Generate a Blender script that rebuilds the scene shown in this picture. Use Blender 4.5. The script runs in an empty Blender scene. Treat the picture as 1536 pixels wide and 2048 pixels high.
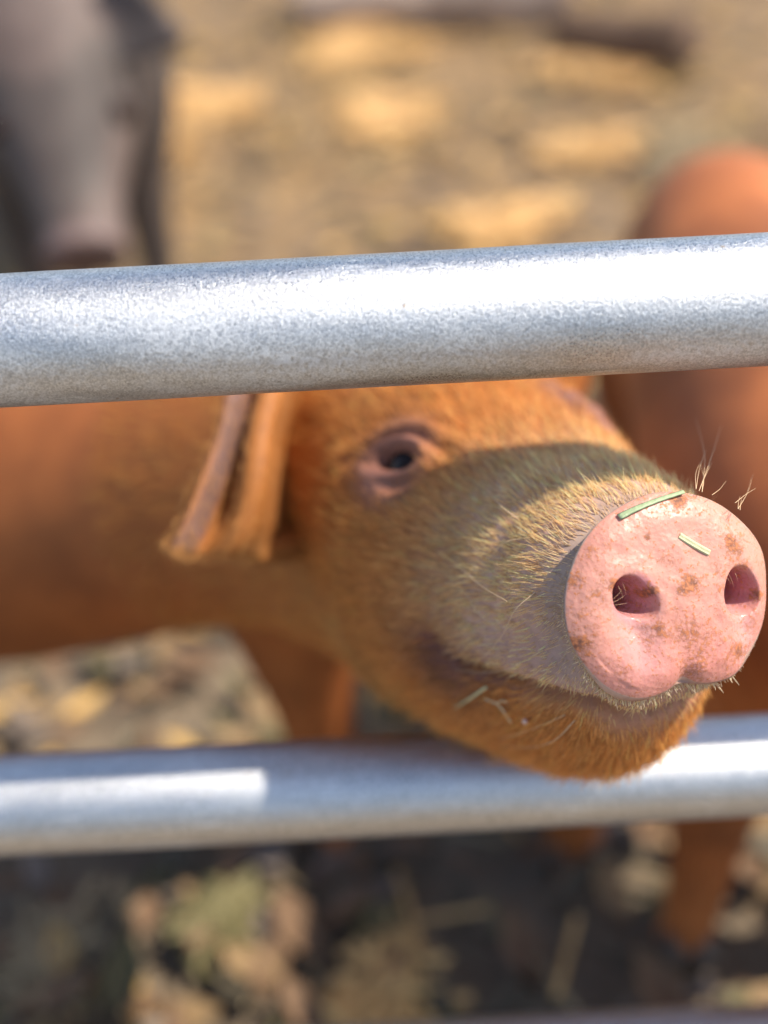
import bpy, bmesh, math, random
import numpy as np
from mathutils import Vector, Matrix, noise
from mathutils.bvhtree import BVHTree

rng = np.random.default_rng(7)
random.seed(7)
C = bpy.context.scene.collection
S = bpy.context.scene

# ------------------------------------------------------------------ camera
F_PX = 2400.0                       # focal length in photo pixels (photo 1536 x 2048)
PITCH, ROLL = math.radians(35.2), math.radians(3.1)
RAIL_Z, RAIL_GAP, RAIL_R = 0.600, 0.215, 0.021
CAM = np.array([0.0, -0.347, RAIL_Z + 0.1703])
FWD = np.array([0, math.cos(PITCH), -math.sin(PITCH)])
_U = np.array([0, math.sin(PITCH), math.cos(PITCH)])
_R = np.array([1.0, 0, 0])
RGT = _R * math.cos(ROLL) - _U * math.sin(ROLL)
UPV = _U * math.cos(ROLL) + _R * math.sin(ROLL)

cam_data = bpy.data.cameras.new('camera')
cam = bpy.data.objects.new('camera', cam_data)
C.objects.link(cam)
cam.matrix_world = Matrix(((RGT[0], UPV[0], -FWD[0], CAM[0]), (RGT[1], UPV[1], -FWD[1], CAM[1]),
                           (RGT[2], UPV[2], -FWD[2], CAM[2]), (0, 0, 0, 1)))
cam_data.sensor_fit = 'VERTICAL'
cam_data.sensor_height = 36.0
cam_data.lens = 36.0 * F_PX / 2048.0
cam_data.clip_start = 0.02
cam_data.clip_end = 500.0
cam_data.dof.use_dof = True
cam_data.dof.focus_distance = 0.381
cam_data.dof.aperture_fstop = 2.75
S.camera = cam

# ------------------------------------------------------------------ sky, sun, exposure
SUN = Vector((0.58, -0.06, 0.81)).normalized()
world = bpy.data.worlds.new('World')
S.world = world
world.use_nodes = True
wn = world.node_tree
sky = wn.nodes.new('ShaderNodeTexSky')
sky.sky_type = 'NISHITA'
sky.sun_disc = False
sky.sun_elevation = math.asin(SUN.z)
sky.sun_rotation = math.atan2(SUN.x, SUN.y)
bg = wn.nodes['Background']
bg.inputs['Strength'].default_value = 0.13
wn.links.new(sky.outputs[0], bg.inputs['Color'])
sun_d = bpy.data.lights.new('sun', 'SUN')
sun_d.energy = 3.8
sun_d.angle = math.radians(0.55)
sun_d.color = (1.0, 0.92, 0.79)
sun = bpy.data.objects.new('sun', sun_d)
C.objects.link(sun)
sun.rotation_euler = SUN.to_track_quat('Z', 'Y').to_euler()
sun.location = SUN * 20
S.view_settings.view_transform = 'Standard'
S.view_settings.look = 'None'
S.view_settings.exposure = 0.9
S.view_settings.gamma = 1.0
S.view_settings.use_curve_mapping = False
S.render.engine = 'CYCLES'
S.cycles.use_denoising = True
S.cycles.max_bounces = 8
S.cycles.transparent_max_bounces = 8

# ------------------------------------------------------------------ helpers
def W(px, py, d):
    """photo pixel + depth along the view axis -> world point"""
    return CAM + d * (FWD + RGT * (px - 768) / F_PX - UPV * (py - 1024) / F_PX)

def ray(px, py):
    v = FWD + RGT * (px - 768) / F_PX - UPV * (py - 1024) / F_PX
    return v / np.linalg.norm(v)

def on_ground(px, py, z=0.0):
    v = ray(px, py)
    return CAM + v * ((z - CAM[2]) / v[2])

def on_plane(px, py, p, n):
    v = ray(px, py)
    return CAM + v * (np.dot(np.asarray(p) - CAM, n) / np.dot(v, n))

def smooth01(x):
    x = np.clip(x, 0, 1)
    return x * x * (3 - 2 * x)

def sstep(a, b, x):
    return smooth01((x - a) / (b - a))

def nrm(v):
    v = np.asarray(v, float)
    return v / np.linalg.norm(v)

def catmull(keys, vals, x):
    """monotone-ish cubic through (keys, vals[k,...]) at x"""
    keys = np.asarray(keys, float); vals = np.asarray(vals, float); x = np.asarray(x, float)
    if vals.ndim == 1:
        return catmull(keys, vals[:, None], x)[:, 0]
    m = np.gradient(vals, keys, axis=0)
    i = np.clip(np.searchsorted(keys, x, side='right') - 1, 0, len(keys) - 2)
    h = (keys[i + 1] - keys[i])[:, None]
    s = ((x - keys[i])[:, None]) / h
    return ((2 * s**3 - 3 * s**2 + 1) * vals[i] + (s**3 - 2 * s**2 + s) * h * m[i]
            + (-2 * s**3 + 3 * s**2) * vals[i + 1] + (s**3 - s**2) * h * m[i + 1])

def vnoise(P, scale, seed=0.0, octaves=3):
    off = Vector((seed * 13.7, seed * 7.1, seed * 3.3))
    return np.array([noise.fractal(Vector(p) * scale + off, 1.0, 2.0, octaves) for p in P])

def mesh_from(name, V, Fs, smooth=True):
    me = bpy.data.meshes.new(name)
    me.from_pydata([tuple(map(float, v)) for v in V], [], [tuple(map(int, f)) for f in Fs])
    me.update()
    if smooth:
        me.shade_smooth()
    return me

def link(name, me, mat=None, root=None):
    o = bpy.data.objects.new(name, me)
    C.objects.link(o)
    if mat is not None:
        for m in (mat if isinstance(mat, (list, tuple)) else [mat]):
            me.materials.append(m)
    if root is not None:
        o.parent = root
        o.matrix_parent_inverse = Matrix.Translation(-root.location) if root.type == 'EMPTY' else Matrix()
    return o

def thing(name, label, cat, loc, group=None):
    o = bpy.data.objects.new(name, None)
    C.objects.link(o)
    o.empty_display_size = 0.05
    o.location = loc
    o['label'] = label; o['category'] = cat
    if group:
        o['group'] = group
    return o

def tag(o, label, cat, group=None):
    o['label'] = label; o['category'] = cat
    if group:
        o['group'] = group
    return o

def tube(pts, radii, sides=8, cap=True):
    pts = [np.asarray(p, float) for p in pts]
    n = len(pts)
    V, Fs = [], []
    ref = np.array([0.13, 0.31, 0.94])
    for k in range(n):
        t = nrm(pts[min(k + 1, n - 1)] - pts[max(k - 1, 0)])
        a = nrm(np.cross(t, ref)); b_ = np.cross(t, a)
        for j in range(sides):
            q = 2 * math.pi * j / sides
            V.append(pts[k] + radii[k] * (a * math.cos(q) + b_ * math.sin(q)))
    for k in range(n - 1):
        for j in range(sides):
            j2 = (j + 1) % sides
            Fs.append((k * sides + j, k * sides + j2, (k + 1) * sides + j2, (k + 1) * sides + j))
    if cap:
        Fs.append(tuple(range(sides - 1, -1, -1)))
        Fs.append(tuple((n - 1) * sides + j for j in range(sides)))
    return V, Fs

# ------------------------------------------------------------------ materials
class NT:
    def __init__(self, name):
        self.m = bpy.data.materials.new(name)
        self.m.use_nodes = True
        self.t = self.m.node_tree
        self.b = self.t.nodes['Principled BSDF']
        self.out = self.t.nodes['Material Output']
    def n(self, kind, **kw):
        nd = self.t.nodes.new('ShaderNode' + kind)
        for k, v in kw.items():
            setattr(nd, k, v)
        return nd
    def l(self, a, b):
        self.t.links.new(a, b)
    def coord(self, which='Object'):
        return self.n('TexCoord').outputs[which]
    def noise(self, scale, detail=4, rough=0.55, vec=None, dist=0.0):
        nd = self.n('TexNoise')
        nd.inputs['Scale'].default_value = scale
        nd.inputs['Detail'].default_value = detail
        nd.inputs['Roughness'].default_value = rough
        nd.inputs['Distortion'].default_value = dist
        if vec is not None:
            self.l(vec, nd.inputs['Vector'])
        return nd.outputs['Fac']
    def ramp(self, fac, stops):
        nd = self.n('ValToRGB')
        e = nd.color_ramp.elements
        while len(e) < len(stops):
            e.new(0.5)
        for k, (p, c) in enumerate(stops):
            e[k].position = p
            e[k].color = (c, c, c, 1) if isinstance(c, (int, float)) else (*c, 1)
        self.l(fac, nd.inputs['Fac'])
        return nd.outputs['Color']
    def mix(self, fac, a, b, mode='MIX'):
        nd = self.n('Mix', data_type='RGBA', blend_type=mode)
        for sock, v in ((nd.inputs[0], fac), (nd.inputs[6], a), (nd.inputs[7], b)):
            if isinstance(v, bpy.types.NodeSocket):
                self.l(v, sock)
            elif isinstance(v, (int, float)):
                sock.default_value = v if sock.type == 'VALUE' else (v, v, v, 1)
            else:
                sock.default_value = (*v, 1)
        return nd.outputs[2]
    def math(self, op, a, b=0.0, clamp=False):
        nd = self.n('Math', operation=op, use_clamp=clamp)
        for sock, v in ((nd.inputs[0], a), (nd.inputs[1], b)):
            if isinstance(v, bpy.types.NodeSocket):
                self.l(v, sock)
            else:
                sock.default_value = v
        return nd.outputs[0]
    def bump(self, h, strength, dist, normal=None):
        nd = self.n('Bump')
        nd.inputs['Strength'].default_value = strength
        nd.inputs['Distance'].default_value = dist
        self.l(h, nd.inputs['Height'])
        if normal is not None:
            self.l(normal, nd.inputs['Normal'])
        return nd.outputs['Normal']
    def set(self, **kw):
        for k, v in kw.items():
            s = self.b.inputs[k.replace('_', ' ')]
            if isinstance(v, bpy.types.NodeSocket):
                self.l(v, s)
            elif isinstance(v, tuple) and s.type == 'RGBA':
                s.default_value = (*v, 1)
            else:
                s.default_value = v

def mat_galvanised():
    k = NT('galvanised_steel')
    co = k.coord('Object')
    mp = k.n('Mapping'); mp.inputs['Scale'].default_value = (0.35, 1, 1)
    k.l(co, mp.inputs['Vector'])
    grain = k.noise(1500, 3, 0.8, co)
    grain2 = k.noise(640, 5, 0.75, co)
    patch = k.noise(26, 5, 0.62, mp.outputs[0], 0.4)
    streak = k.n('Mapping'); streak.inputs['Scale'].default_value = (0.06, 1, 1)
    k.l(co, streak.inputs['Vector'])
    lines = k.noise(160, 3, 0.6, streak.outputs[0])
    # diagonal scuffs
    dg = k.n('Mapping'); dg.inputs['Rotation'].default_value = (0, math.radians(38), 0)
    dg.inputs['Scale'].default_value = (0.05, 1, 1)
    k.l(co, dg.inputs['Vector'])
    scr = k.noise(900, 2, 0.5, dg.outputs[0])
    scr_area = k.ramp(k.noise(38, 2, 0.5, co), [(0.50, 0.0), (0.60, 1.0)])
    scratch = k.math('MULTIPLY', k.ramp(scr, [(0.56, 0.0), (0.63, 1.0)]), scr_area)
    bloom = k.ramp(patch, [(0.48, 0.0), (0.74, 1.0)])                     # dull white zinc bloom
    speck = k.ramp(grain, [(0.42, 0.0), (0.60, 1.0)])
    white = k.math('MULTIPLY', bloom, k.ramp(grain2, [(0.40, 0.05), (0.60, 1.0)]))
    white = k.math('MAXIMUM', white, k.math('MULTIPLY', scratch, 0.45), True)
    steel = k.mix(speck, (0.34, 0.34, 0.345), (0.72, 0.72, 0.72))
    steel = k.mix(k.math('MULTIPLY', k.ramp(lines, [(0.4, 1.0), (0.55, 0.0)]), 0.25), steel, (0.34, 0.34, 0.35))
    col = k.mix(k.math('MULTIPLY', white, 0.85), steel, (0.74, 0.74, 0.74))
    # a few rusty fly specks
    rust = k.ramp(k.noise(190, 2, 0.5, co), [(0.735, 0.0), (0.77, 1.0)])
    col = k.mix(k.math('MULTIPLY', rust, 0.7), col, (0.30, 0.19, 0.09))
    met = k.math('SUBTRACT', 0.96, k.math('MULTIPLY', white, 0.72), True)
    ro = k.math('ADD', k.math('MULTIPLY', speck, 0.10), k.math('ADD', 0.27, k.math('MULTIPLY', bloom, 0.16)))
    h = k.math('ADD', k.math('MULTIPLY', grain, 0.6), k.math('MULTIPLY', grain2, 0.8))
    k.set(Base_Color=col, Metallic=met, Roughness=ro, Normal=k.bump(h, 0.9, 0.0004))
    return k.m

def mat_ground():
    k = NT('trodden_mud')
    co = k.coord('Object')
    a = k.noise(2.3, 6, 0.6, co)
    b = k.noise(14, 6, 0.65, co, 0.3)
    c = k.noise(120, 4, 0.6, co)
    col = k.ramp(a, [(0.34, (0.14, 0.105, 0.070)), (0.52, (0.215, 0.160, 0.106)), (0.68, (0.28, 0.21, 0.135))])
    col = k.mix(k.ramp(b, [(0.38, 0.0), (0.66, 0.75)]), col, (0.21, 0.152, 0.095))
    col = k.mix(k.ramp(b, [(0.30, 0.8), (0.42, 0.0)]), col, (0.105, 0.090, 0.058))
    # drier towards the yard beyond the pigs
    sep = k.n('SeparateXYZ'); k.l(co, sep.inputs[0])
    far = k.ramp(k.math('ADD', k.math('MULTIPLY', sep.outputs['Y'], 0.25), k.math('MULTIPLY', a, 0.35)),
                 [(0.32, 0.0), (0.62, 1.0)])
    dry = k.ramp(b, [(0.32, (0.14, 0.080, 0.033)), (0.5, (0.26, 0.150, 0.058)), (0.66, (0.44, 0.25, 0.085))])
    col = k.mix(k.math('MULTIPLY', far, 0.8), col, dry)
    col = k.mix(k.math('MULTIPLY', c, 0.35), col, (0.10, 0.08, 0.055))
    # unseen walking side of the gate: pale sand added to bounce fill light
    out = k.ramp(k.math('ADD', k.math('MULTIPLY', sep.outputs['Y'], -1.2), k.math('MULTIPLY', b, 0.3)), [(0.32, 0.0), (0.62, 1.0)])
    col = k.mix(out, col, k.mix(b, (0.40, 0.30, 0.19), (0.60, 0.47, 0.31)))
    dark_band = k.ramp(k.math('ADD', k.math('MULTIPLY', sep.outputs['Y'], -0.8), k.math('MULTIPLY', b, 0.2)), [(0.50, 0.0), (0.72, 1.0)])  # unseen ground farther out, greyed to add a dark reflected band in the rails
    col = k.mix(dark_band, col, k.mix(c, (0.07, 0.066, 0.062), (0.19, 0.18, 0.17)))
    k.set(Base_Color=col, Roughness=0.85, Normal=k.bump(k.math('ADD', b, c), 0.6, 0.01))
    return k.m

def mat_plain(name, col, rough=0.7, var=0.25, scale=60, **kw):
    k = NT(name)
    f = k.noise(scale, 4, 0.6, k.coord('Object'))
    c = k.mix(f, tuple(x * (1 - var) for x in col), tuple(min(1, x * (1 + var)) for x in col))
    k.set(Base_Color=c, Roughness=rough, Normal=k.bump(f, 0.3, 0.002), **kw)
    return k.m

def mat_hide(name, attr=True, base=(0.34, 0.12, 0.03)):
    """pig skin under the coat; colour comes from the animal's own colouring stored per vertex"""
    k = NT(name)
    co = k.coord('Object')
    if attr:
        at = k.n('Attribute'); at.attribute_name = 'hide'
        col = at.outputs['Color']
    else:
        col = base
    f = k.noise(26, 5, 0.62, co)
    g = k.noise(320, 3, 0.6, co)
    mp = k.n('Mapping'); mp.inputs['Scale'].default_value = (1, 1, 1)
    k.l(co, mp.inputs['Vector'])
    dark = k.mix(1.0, col, (0.62, 0.60, 0.62), 'MULTIPLY')
    col2 = k.mix(k.ramp(f, [(0.35, 0.75), (0.62, 0.0)]), col, dark)
    col2 = k.mix(k.math('MULTIPLY', k.ramp(g, [(0.3, 1.0), (0.5, 0.0)]), 0.45), col2, k.mix(1.0, col, (0.45, 0.42, 0.45), 'MULTIPLY'))
    k.set(Base_Color=col2, Roughness=0.62, Subsurface_Weight=0.12, Subsurface_Scale=0.003,
          Normal=k.bump(g, 0.5, 0.0006))
    k.b.inputs['Subsurface Radius'].default_value = (1.0, 0.4, 0.25)
    k.b.inputs['Specular IOR Level'].default_value = 0.3
    return k.m

def mat_snout():
    k = NT('wet_pink_snout')
    co = k.coord('Object')
    at = k.n('Attribute'); at.attribute_name = 'hide'
    base = at.outputs['Color']
    f = k.noise(70, 4, 0.6, co)
    col = k.mix(k.ramp(f, [(0.32, 0.35), (0.66, 0.0)]), base, k.mix(1.0, base, (0.88, 0.74, 0.74), 'MULTIPLY'))
    fine = k.noise(900, 3, 0.6, co)
    # pores
    vo = k.n('TexVoronoi'); vo.inputs['Scale'].default_value = 560
    k.l(co, vo.inputs['Vector'])
    # dried mud: specks and smears
    m1 = k.noise(105, 6, 0.72, co, 0.6)
    m2 = k.noise(760, 3, 0.62, co)
    at2 = k.n('Attribute'); at2.attribute_name = 'mud'
    amt = at2.outputs['Fac']
    smear = k.ramp(k.math('ADD', k.math('MULTIPLY', m1, 0.55), k.math('ADD', k.math('MULTIPLY', m2, 0.45), k.math('MULTIPLY', amt, 0.22))),
                   [(0.53, 0.0), (0.64, 1.0)])
    speck = k.ramp(k.math('ADD', m2, k.math('MULTIPLY', amt, 0.12)), [(0.59, 0.0), (0.66, 1.0)])
    mud = k.math('MAXIMUM', k.math('MULTIPLY', smear, 0.85), k.math('MULTIPLY', speck, 0.8), True)
    col = k.mix(mud, col, k.mix(k.ramp(m2, [(0.42, 0.0), (0.62, 1.0)]), (0.12, 0.036, 0.012), (0.46, 0.15, 0.042)))
    h = k.math('ADD', k.math('MULTIPLY', vo.outputs['Distance'], 0.7), k.math('ADD', k.math('MULTIPLY', fine, 0.5), k.math('MULTIPLY', mud, 0.5)))
    h2 = k.noise(150, 3, 0.5, co)
    nn = k.bump(h2, 0.16, 0.0012)
    nn = k.bump(h, 0.38, 0.0006, nn)
    ro = k.math('ADD', k.math('MULTIPLY', mud, 0.35), k.math('ADD', 0.30, k.math('MULTIPLY', f, 0.25)))
    wt = k.n('Attribute'); wt.attribute_name = 'wet'
    ro = k.math('MULTIPLY', ro, k.math('SUBTRACT', 1.0, k.math('MULTIPLY', wt.outputs['Fac'], 0.62)))
    k.set(Base_Color=col, Roughness=ro, Subsurface_Weight=0.35, Subsurface_Scale=0.004, Normal=nn)
    k.b.inputs['Subsurface Radius'].default_value = (1.0, 0.35, 0.25)
    k.b.inputs['Specular IOR Level'].default_value = 0.55
    return k.m

def mat_hair(name, trans=0.45):
    k = NT(name)
    at = k.n('Attribute'); at.attribute_name = 'tint'
    hi = k.n('HairInfo')
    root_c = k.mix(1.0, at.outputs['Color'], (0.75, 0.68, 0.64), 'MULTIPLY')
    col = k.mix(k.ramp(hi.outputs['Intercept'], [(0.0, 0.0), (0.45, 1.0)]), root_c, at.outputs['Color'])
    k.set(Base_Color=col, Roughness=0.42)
    k.b.inputs['Specular IOR Level'].default_value = 0.45
    tr = k.n('BsdfTranslucent'); k.l(col, tr.inputs['Color'])
    mx = k.n('MixShader'); mx.inputs[0].default_value = trans
    k.l(k.b.outputs[0], mx.inputs[1]); k.l(tr.outputs[0], mx.inputs[2])
    k.l(mx.outputs[0], k.out.inputs['Surface'])
    return k.m

M = dict(
    steel=mat_galvanised(),
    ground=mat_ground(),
    hide=mat_hide('ginger_hide'),
    snout=mat_snout(),
    hair=mat_hair('bristle_coat'),
    eye=mat_plain('dark_eye', (0.020, 0.008, 0.004), 0.12, 0.4, 300, Specular_IOR_Level=0.25),
    hoof=mat_plain('horn_hoof', (0.10, 0.07, 0.05), 0.6),
    grass=mat_plain('green_grass', (0.30, 0.37, 0.20), 0.5, 0.2, 500),
    chaff=mat_plain('pale_chaff', (0.52, 0.50, 0.28), 0.55, 0.15, 500),
    straw=mat_plain('dry_straw', (0.62, 0.37, 0.135), 0.6, 0.35, 40),
    straw_old=mat_plain('old_straw', (0.30, 0.22, 0.12), 0.7, 0.4, 40),
    green_hay=mat_plain('green_hay', (0.16, 0.135, 0.055), 0.7, 0.3, 40),
    straw_pale=mat_plain('pale_straw', (0.72, 0.52, 0.28), 0.6, 0.2, 300),
    seed=mat_plain('pale_seed', (0.70, 0.45, 0.34), 0.5, 0.15, 800),
    log_dark=mat_plain('rotten_wood', (0.10, 0.055, 0.03), 0.85, 0.4, 14),
    log=mat_plain('weathered_wood', (0.40, 0.30, 0.23), 0.8, 0.35, 12),
)

# ------------------------------------------------------------------ ground
def build_ground():
    def axis(lo, hi, step, far):
        core = np.arange(lo, hi + 1e-6, step)
        out, s, x = [], step, hi
        while x < far:
            s *= 1.35; x += s; out.append(x)
        neg, s, x = [], step, lo
        while x > -far:
            s *= 1.35; x -= s; neg.append(x)
        return np.array(neg[::-1] + list(core) + out)
    xs, ys = axis(-2.0, 2.4, 0.022, 200), axis(-0.7, 4.2, 0.022, 200)
    X, Y = np.meshgrid(xs, ys, indexing='ij')
    P = np.stack([X.ravel(), Y.ravel(), np.zeros(X.size)], 1)
    near = np.exp(-(np.maximum(0, np.abs(P[:, 0]) - 2.4) ** 2 + np.maximum(0, np.abs(P[:, 1] - 1.7) - 2.6) ** 2))
    z = np.zeros(len(P))
    idx = np.where(near > 0.02)[0]
    z[idx] = vnoise(P[idx], 5.5, 1, 3) * 0.013 + vnoise(P[idx], 19, 2, 2) * 0.007
    P[:, 2] = z * near - 0.012
    nx, ny = len(xs), len(ys)
    i, j = np.meshgrid(np.arange(nx - 1), np.arange(ny - 1), indexing='ij')
    a = (i * ny + j).ravel()
    Fs = np.stack([a, a + ny, a + ny + 1, a + 1], 1)
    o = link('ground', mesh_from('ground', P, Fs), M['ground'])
    o['kind'] = 'structure'
    return o
build_ground()

# ------------------------------------------------------------------ gate
def build_gate():
    g = thing('pen_gate', 'galvanised steel pipe gate whose rails cross the whole picture', 'gate', (0, 0, 0))
    x0, x1 = -1.15, 1.15
    for kz in range(3):
        z = RAIL_Z - kz * RAIL_GAP
        n, sides = 90, 72
        pts = [np.array([x0 + (x1 - x0) * q / n, 0, z]) for q in range(n + 1)]
        V, Fs = [], []
        for q, p in enumerate(pts):
            for j in range(sides):
                a = 2 * math.pi * j / sides
                r = RAIL_R
                V.append((p[0], r * math.cos(a), p[2] + r * math.sin(a)))
        V = np.array(V)
        nz = vnoise(V, 22, 5 + kz, 2)
        c = np.repeat(np.array(pts), sides, axis=0)
        V = c + (V - c) * (1 + nz[:, None] * 0.006)
        for q in range(n):
            for j in range(sides):
                j2 = (j + 1) % sides
                Fs.append((q * sides + j, q * sides + j2, (q + 1) * sides + j2, (q + 1) * sides + j))
        link('rail', mesh_from('rail', V, Fs), M['steel'], g)
    for x in (x0, x1):
        V, Fs = tube([(x, 0, -0.05), (x, 0, 0.3), (x, 0, RAIL_Z + 0.06)], [0.024] * 3, 32)
        link('stile', mesh_from('stile', V, Fs), M['steel'], g)
build_gate()

# ------------------------------------------------------------------ the pig at the gate
P0 = W(1338, 1190, 0.378)                       # middle of the snout disc
HF = nrm((0.34, -0.87, 0.35))                   # where the head points
HB = -HF
HR = nrm(np.cross(HF, (0, 0, 1)))               # the pig's own right (left in the picture)
HU = np.cross(HR, HF)
DN = nrm((0.27, -0.80, 0.53))                   # normal of the snout disc
DE = nrm(-HR - np.dot(-HR, DN) * DN)            # in the disc: towards the picture's right
DU = np.cross(DN, DE)                           # in the disc: up

def h2w(t, r, u):
    return P0 + HB * t + HR * r + HU * u

def w2h(P):
    d = np.asarray(P) - P0
    return np.stack([d @ HB, d @ HR, d @ HU], -1)

def disc_uv(px, py):
    d = on_plane(px, py, P0, DN) - P0
    return np.array([d @ DE, d @ DU])

ORANGE = np.array((0.46, 0.165, 0.035))
HEAD = [  # t, half width, top, bottom, height of the widest line, squareness
    (0.000, 0.0340, 0.0290, -0.0420, 0.000, 1.00),
    (0.010, 0.0325, 0.0265, -0.0480, 0.000, 0.97),
    (0.022, 0.0345, 0.0285, -0.0630, -0.004, 0.92),
    (0.036, 0.0385, 0.0310, -0.0760, -0.008, 0.88),
    (0.055, 0.0430, 0.0330, -0.0860, -0.012, 0.88),
    (0.078, 0.0500, 0.0370, -0.0905, -0.018, 0.88),
    (0.100, 0.0565, 0.0450, -0.0925, -0.022, 0.88),
    (0.125, 0.0635, 0.0550, -0.0950, -0.024, 0.88),
    (0.150, 0.0670, 0.0620, -0.0970, -0.026, 0.90),
    (0.180, 0.0670, 0.0670, -0.0960, -0.024, 0.94),
]
TORSO = [  # s, centre xyz, tangent, half width, top, bottom
    (0.235, (0.002, 0.152, 0.440), (-0.50, 0.80, -0.35), 0.074, 0.074, -0.092),
    (0.310, (-0.052, 0.212, 0.408), (-0.72, 0.60, -0.30), 0.084, 0.082, -0.082),
    (0.400, (-0.130, 0.265, 0.370), (-0.85, 0.45, -0.20), 0.097, 0.098, -0.092),
    (0.520, (-0.245, 0.315, 0.337), (-0.93, 0.35, -0.10), 0.106, 0.108, -0.118),
    (0.660, (-0.380, 0.360, 0.325), (-0.95, 0.30, 0.0), 0.107, 0.112, -0.125),
    (0.780, (-0.495, 0.395, 0.330), (-0.95, 0.30, 0.0), 0.098, 0.106, -0.112),
    (0.850, (-0.560, 0.415, 0.336), (-0.95, 0.30, 0.0), 0.075, 0.082, -0.082),
    (0.885, (-0.593, 0.425, 0.340), (-0.95, 0.30, 0.0), 0.022, 0.025, -0.025),
]

def piglet_trunk(NA=300):
    keys, cen, tan, hw, top, bot, cu, sq = [], [], [], [], [], [], [], []
    for t, w, a, b_, c_, q in HEAD:
        keys.append(t); cen.append(P0 + HB * t); tan.append(HB); hw.append(w); top.append(a); bot.append(b_); cu.append(c_); sq.append(q)
    for s, c, tg, w, a, b_ in TORSO:
        keys.append(s); cen.append(np.array(c)); tan.append(nrm(tg)); hw.append(w); top.append(a); bot.append(b_); cu.append(-0.02 if s < 0.3 else 0.0); sq.append(0.97)
    ts = np.concatenate([np.linspace(0.0006, 0.03, 46), np.linspace(0.031, 0.20, 180), np.linspace(0.205, 0.32, 36), np.linspace(0.335, 0.885, 40)])
    f = lambda v: catmull(keys, np.array(v), ts)
    cen, tan, hw, top, bot, cu, sq = f(cen), f(tan), f(hw), f(top), f(bot), f(cu), f(sq)
    # disc outline from the photograph, as a radius for each angle
    contour = [(1365, 982), (1310, 985), (1250, 1010), (1190, 1060), (1152, 1130), (1136, 1200), (1146, 1280), (1182, 1342), (1232, 1386),
               (1290, 1402), (1340, 1388), (1374, 1369), (1400, 1370), (1440, 1369), (1482, 1352), (1512, 1312), (1538, 1250), (1545, 1180), (1536, 1100), (1482, 1030), (1425, 995)]
    uv = np.array([disc_uv(*c) for c in contour])
    ang = np.arctan2(uv[:, 1], -uv[:, 0]); rad = np.hypot(uv[:, 0], uv[:, 1])
    o = np.argsort(ang); ang, rad = ang[o], rad[o]
    th = np.linspace(0, 2 * math.pi, NA, endpoint=False)
    thw = (th + math.pi) % (2 * math.pi) - math.pi
    aa = np.concatenate([ang - 2 * math.pi, ang, ang + 2 * math.pi]); rr = np.tile(rad, 3)
    dr = catmull(aa, rr, np.sort(thw)); drad = np.empty(NA); drad[np.argsort(thw)] = dr
    disc_ring = P0 + drad[:, None] * (np.cos(th)[:, None] * -DE + np.sin(th)[:, None] * DU)
    V = np.zeros((len(ts), NA, 3))
    for i, t in enumerate(ts):
        tg = nrm(tan[i])
        fw = -tg
        r_ = nrm(np.cross(fw, (0, 0, 1))); u_ = np.cross(r_, fw)
        cs, sn = np.cos(th), np.sin(th)
        q = sq[i]
        X = hw[i] * np.sign(cs) * np.abs(cs) ** q
        low = np.clip(-sn, 0, 1)
        jn = 0.07 * float(sstep(0.01, 0.05, t)) * float(1 - sstep(0.16, 0.3, t))
        X = X * (1 - jn * low ** 1.6)
        Y = cu[i] + np.where(sn > 0, (top[i] - cu[i]), (cu[i] - bot[i])) * np.sign(sn) * np.abs(sn) ** q
        ring = cen[i] + X[:, None] * r_ + Y[:, None] * u_
        w = float(sstep(0.0, 0.02, t))
        if w < 1:
            d0 = P0 + (disc_ring - P0) * (1 - 0.10 * math.sin(math.pi * min(1, t / 0.02)))
            ring = (d0 - DN * 0.0034 + HB * t) * (1 - w) + ring * w
        V[i] = ring
    return ts, th, V, disc_ring, drad

def grid_normals(V):
    di = np.gradient(V, axis=0)
    dj = np.roll(V, -1, 1) - np.roll(V, 1, 1)
    n = np.cross(dj, di)
    n /= np.linalg.norm(n, axis=2, keepdims=True) + 1e-12
    cen = V.mean(1, keepdims=True)
    if np.sum(n * (V - cen)) < 0:
        n = -n
    return n

def seg_dist(P, A):
    """distance of points P to polyline A, and the running parameter 0..1 along it"""
    best = np.full(len(P), 1e9); par = np.zeros(len(P))
    n = len(A) - 1
    for k in range(n):
        a, b_ = A[k], A[k + 1]
        ab = b_ - a
        s = np.clip(((P - a) @ ab) / (ab @ ab), 0, 1)
        d = np.linalg.norm(P - (a + s[:, None] * ab), axis=1)
        m = d < best
        best[m] = d[m]; par[m] = (k + s[m]) / n
    return best, par

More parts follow.
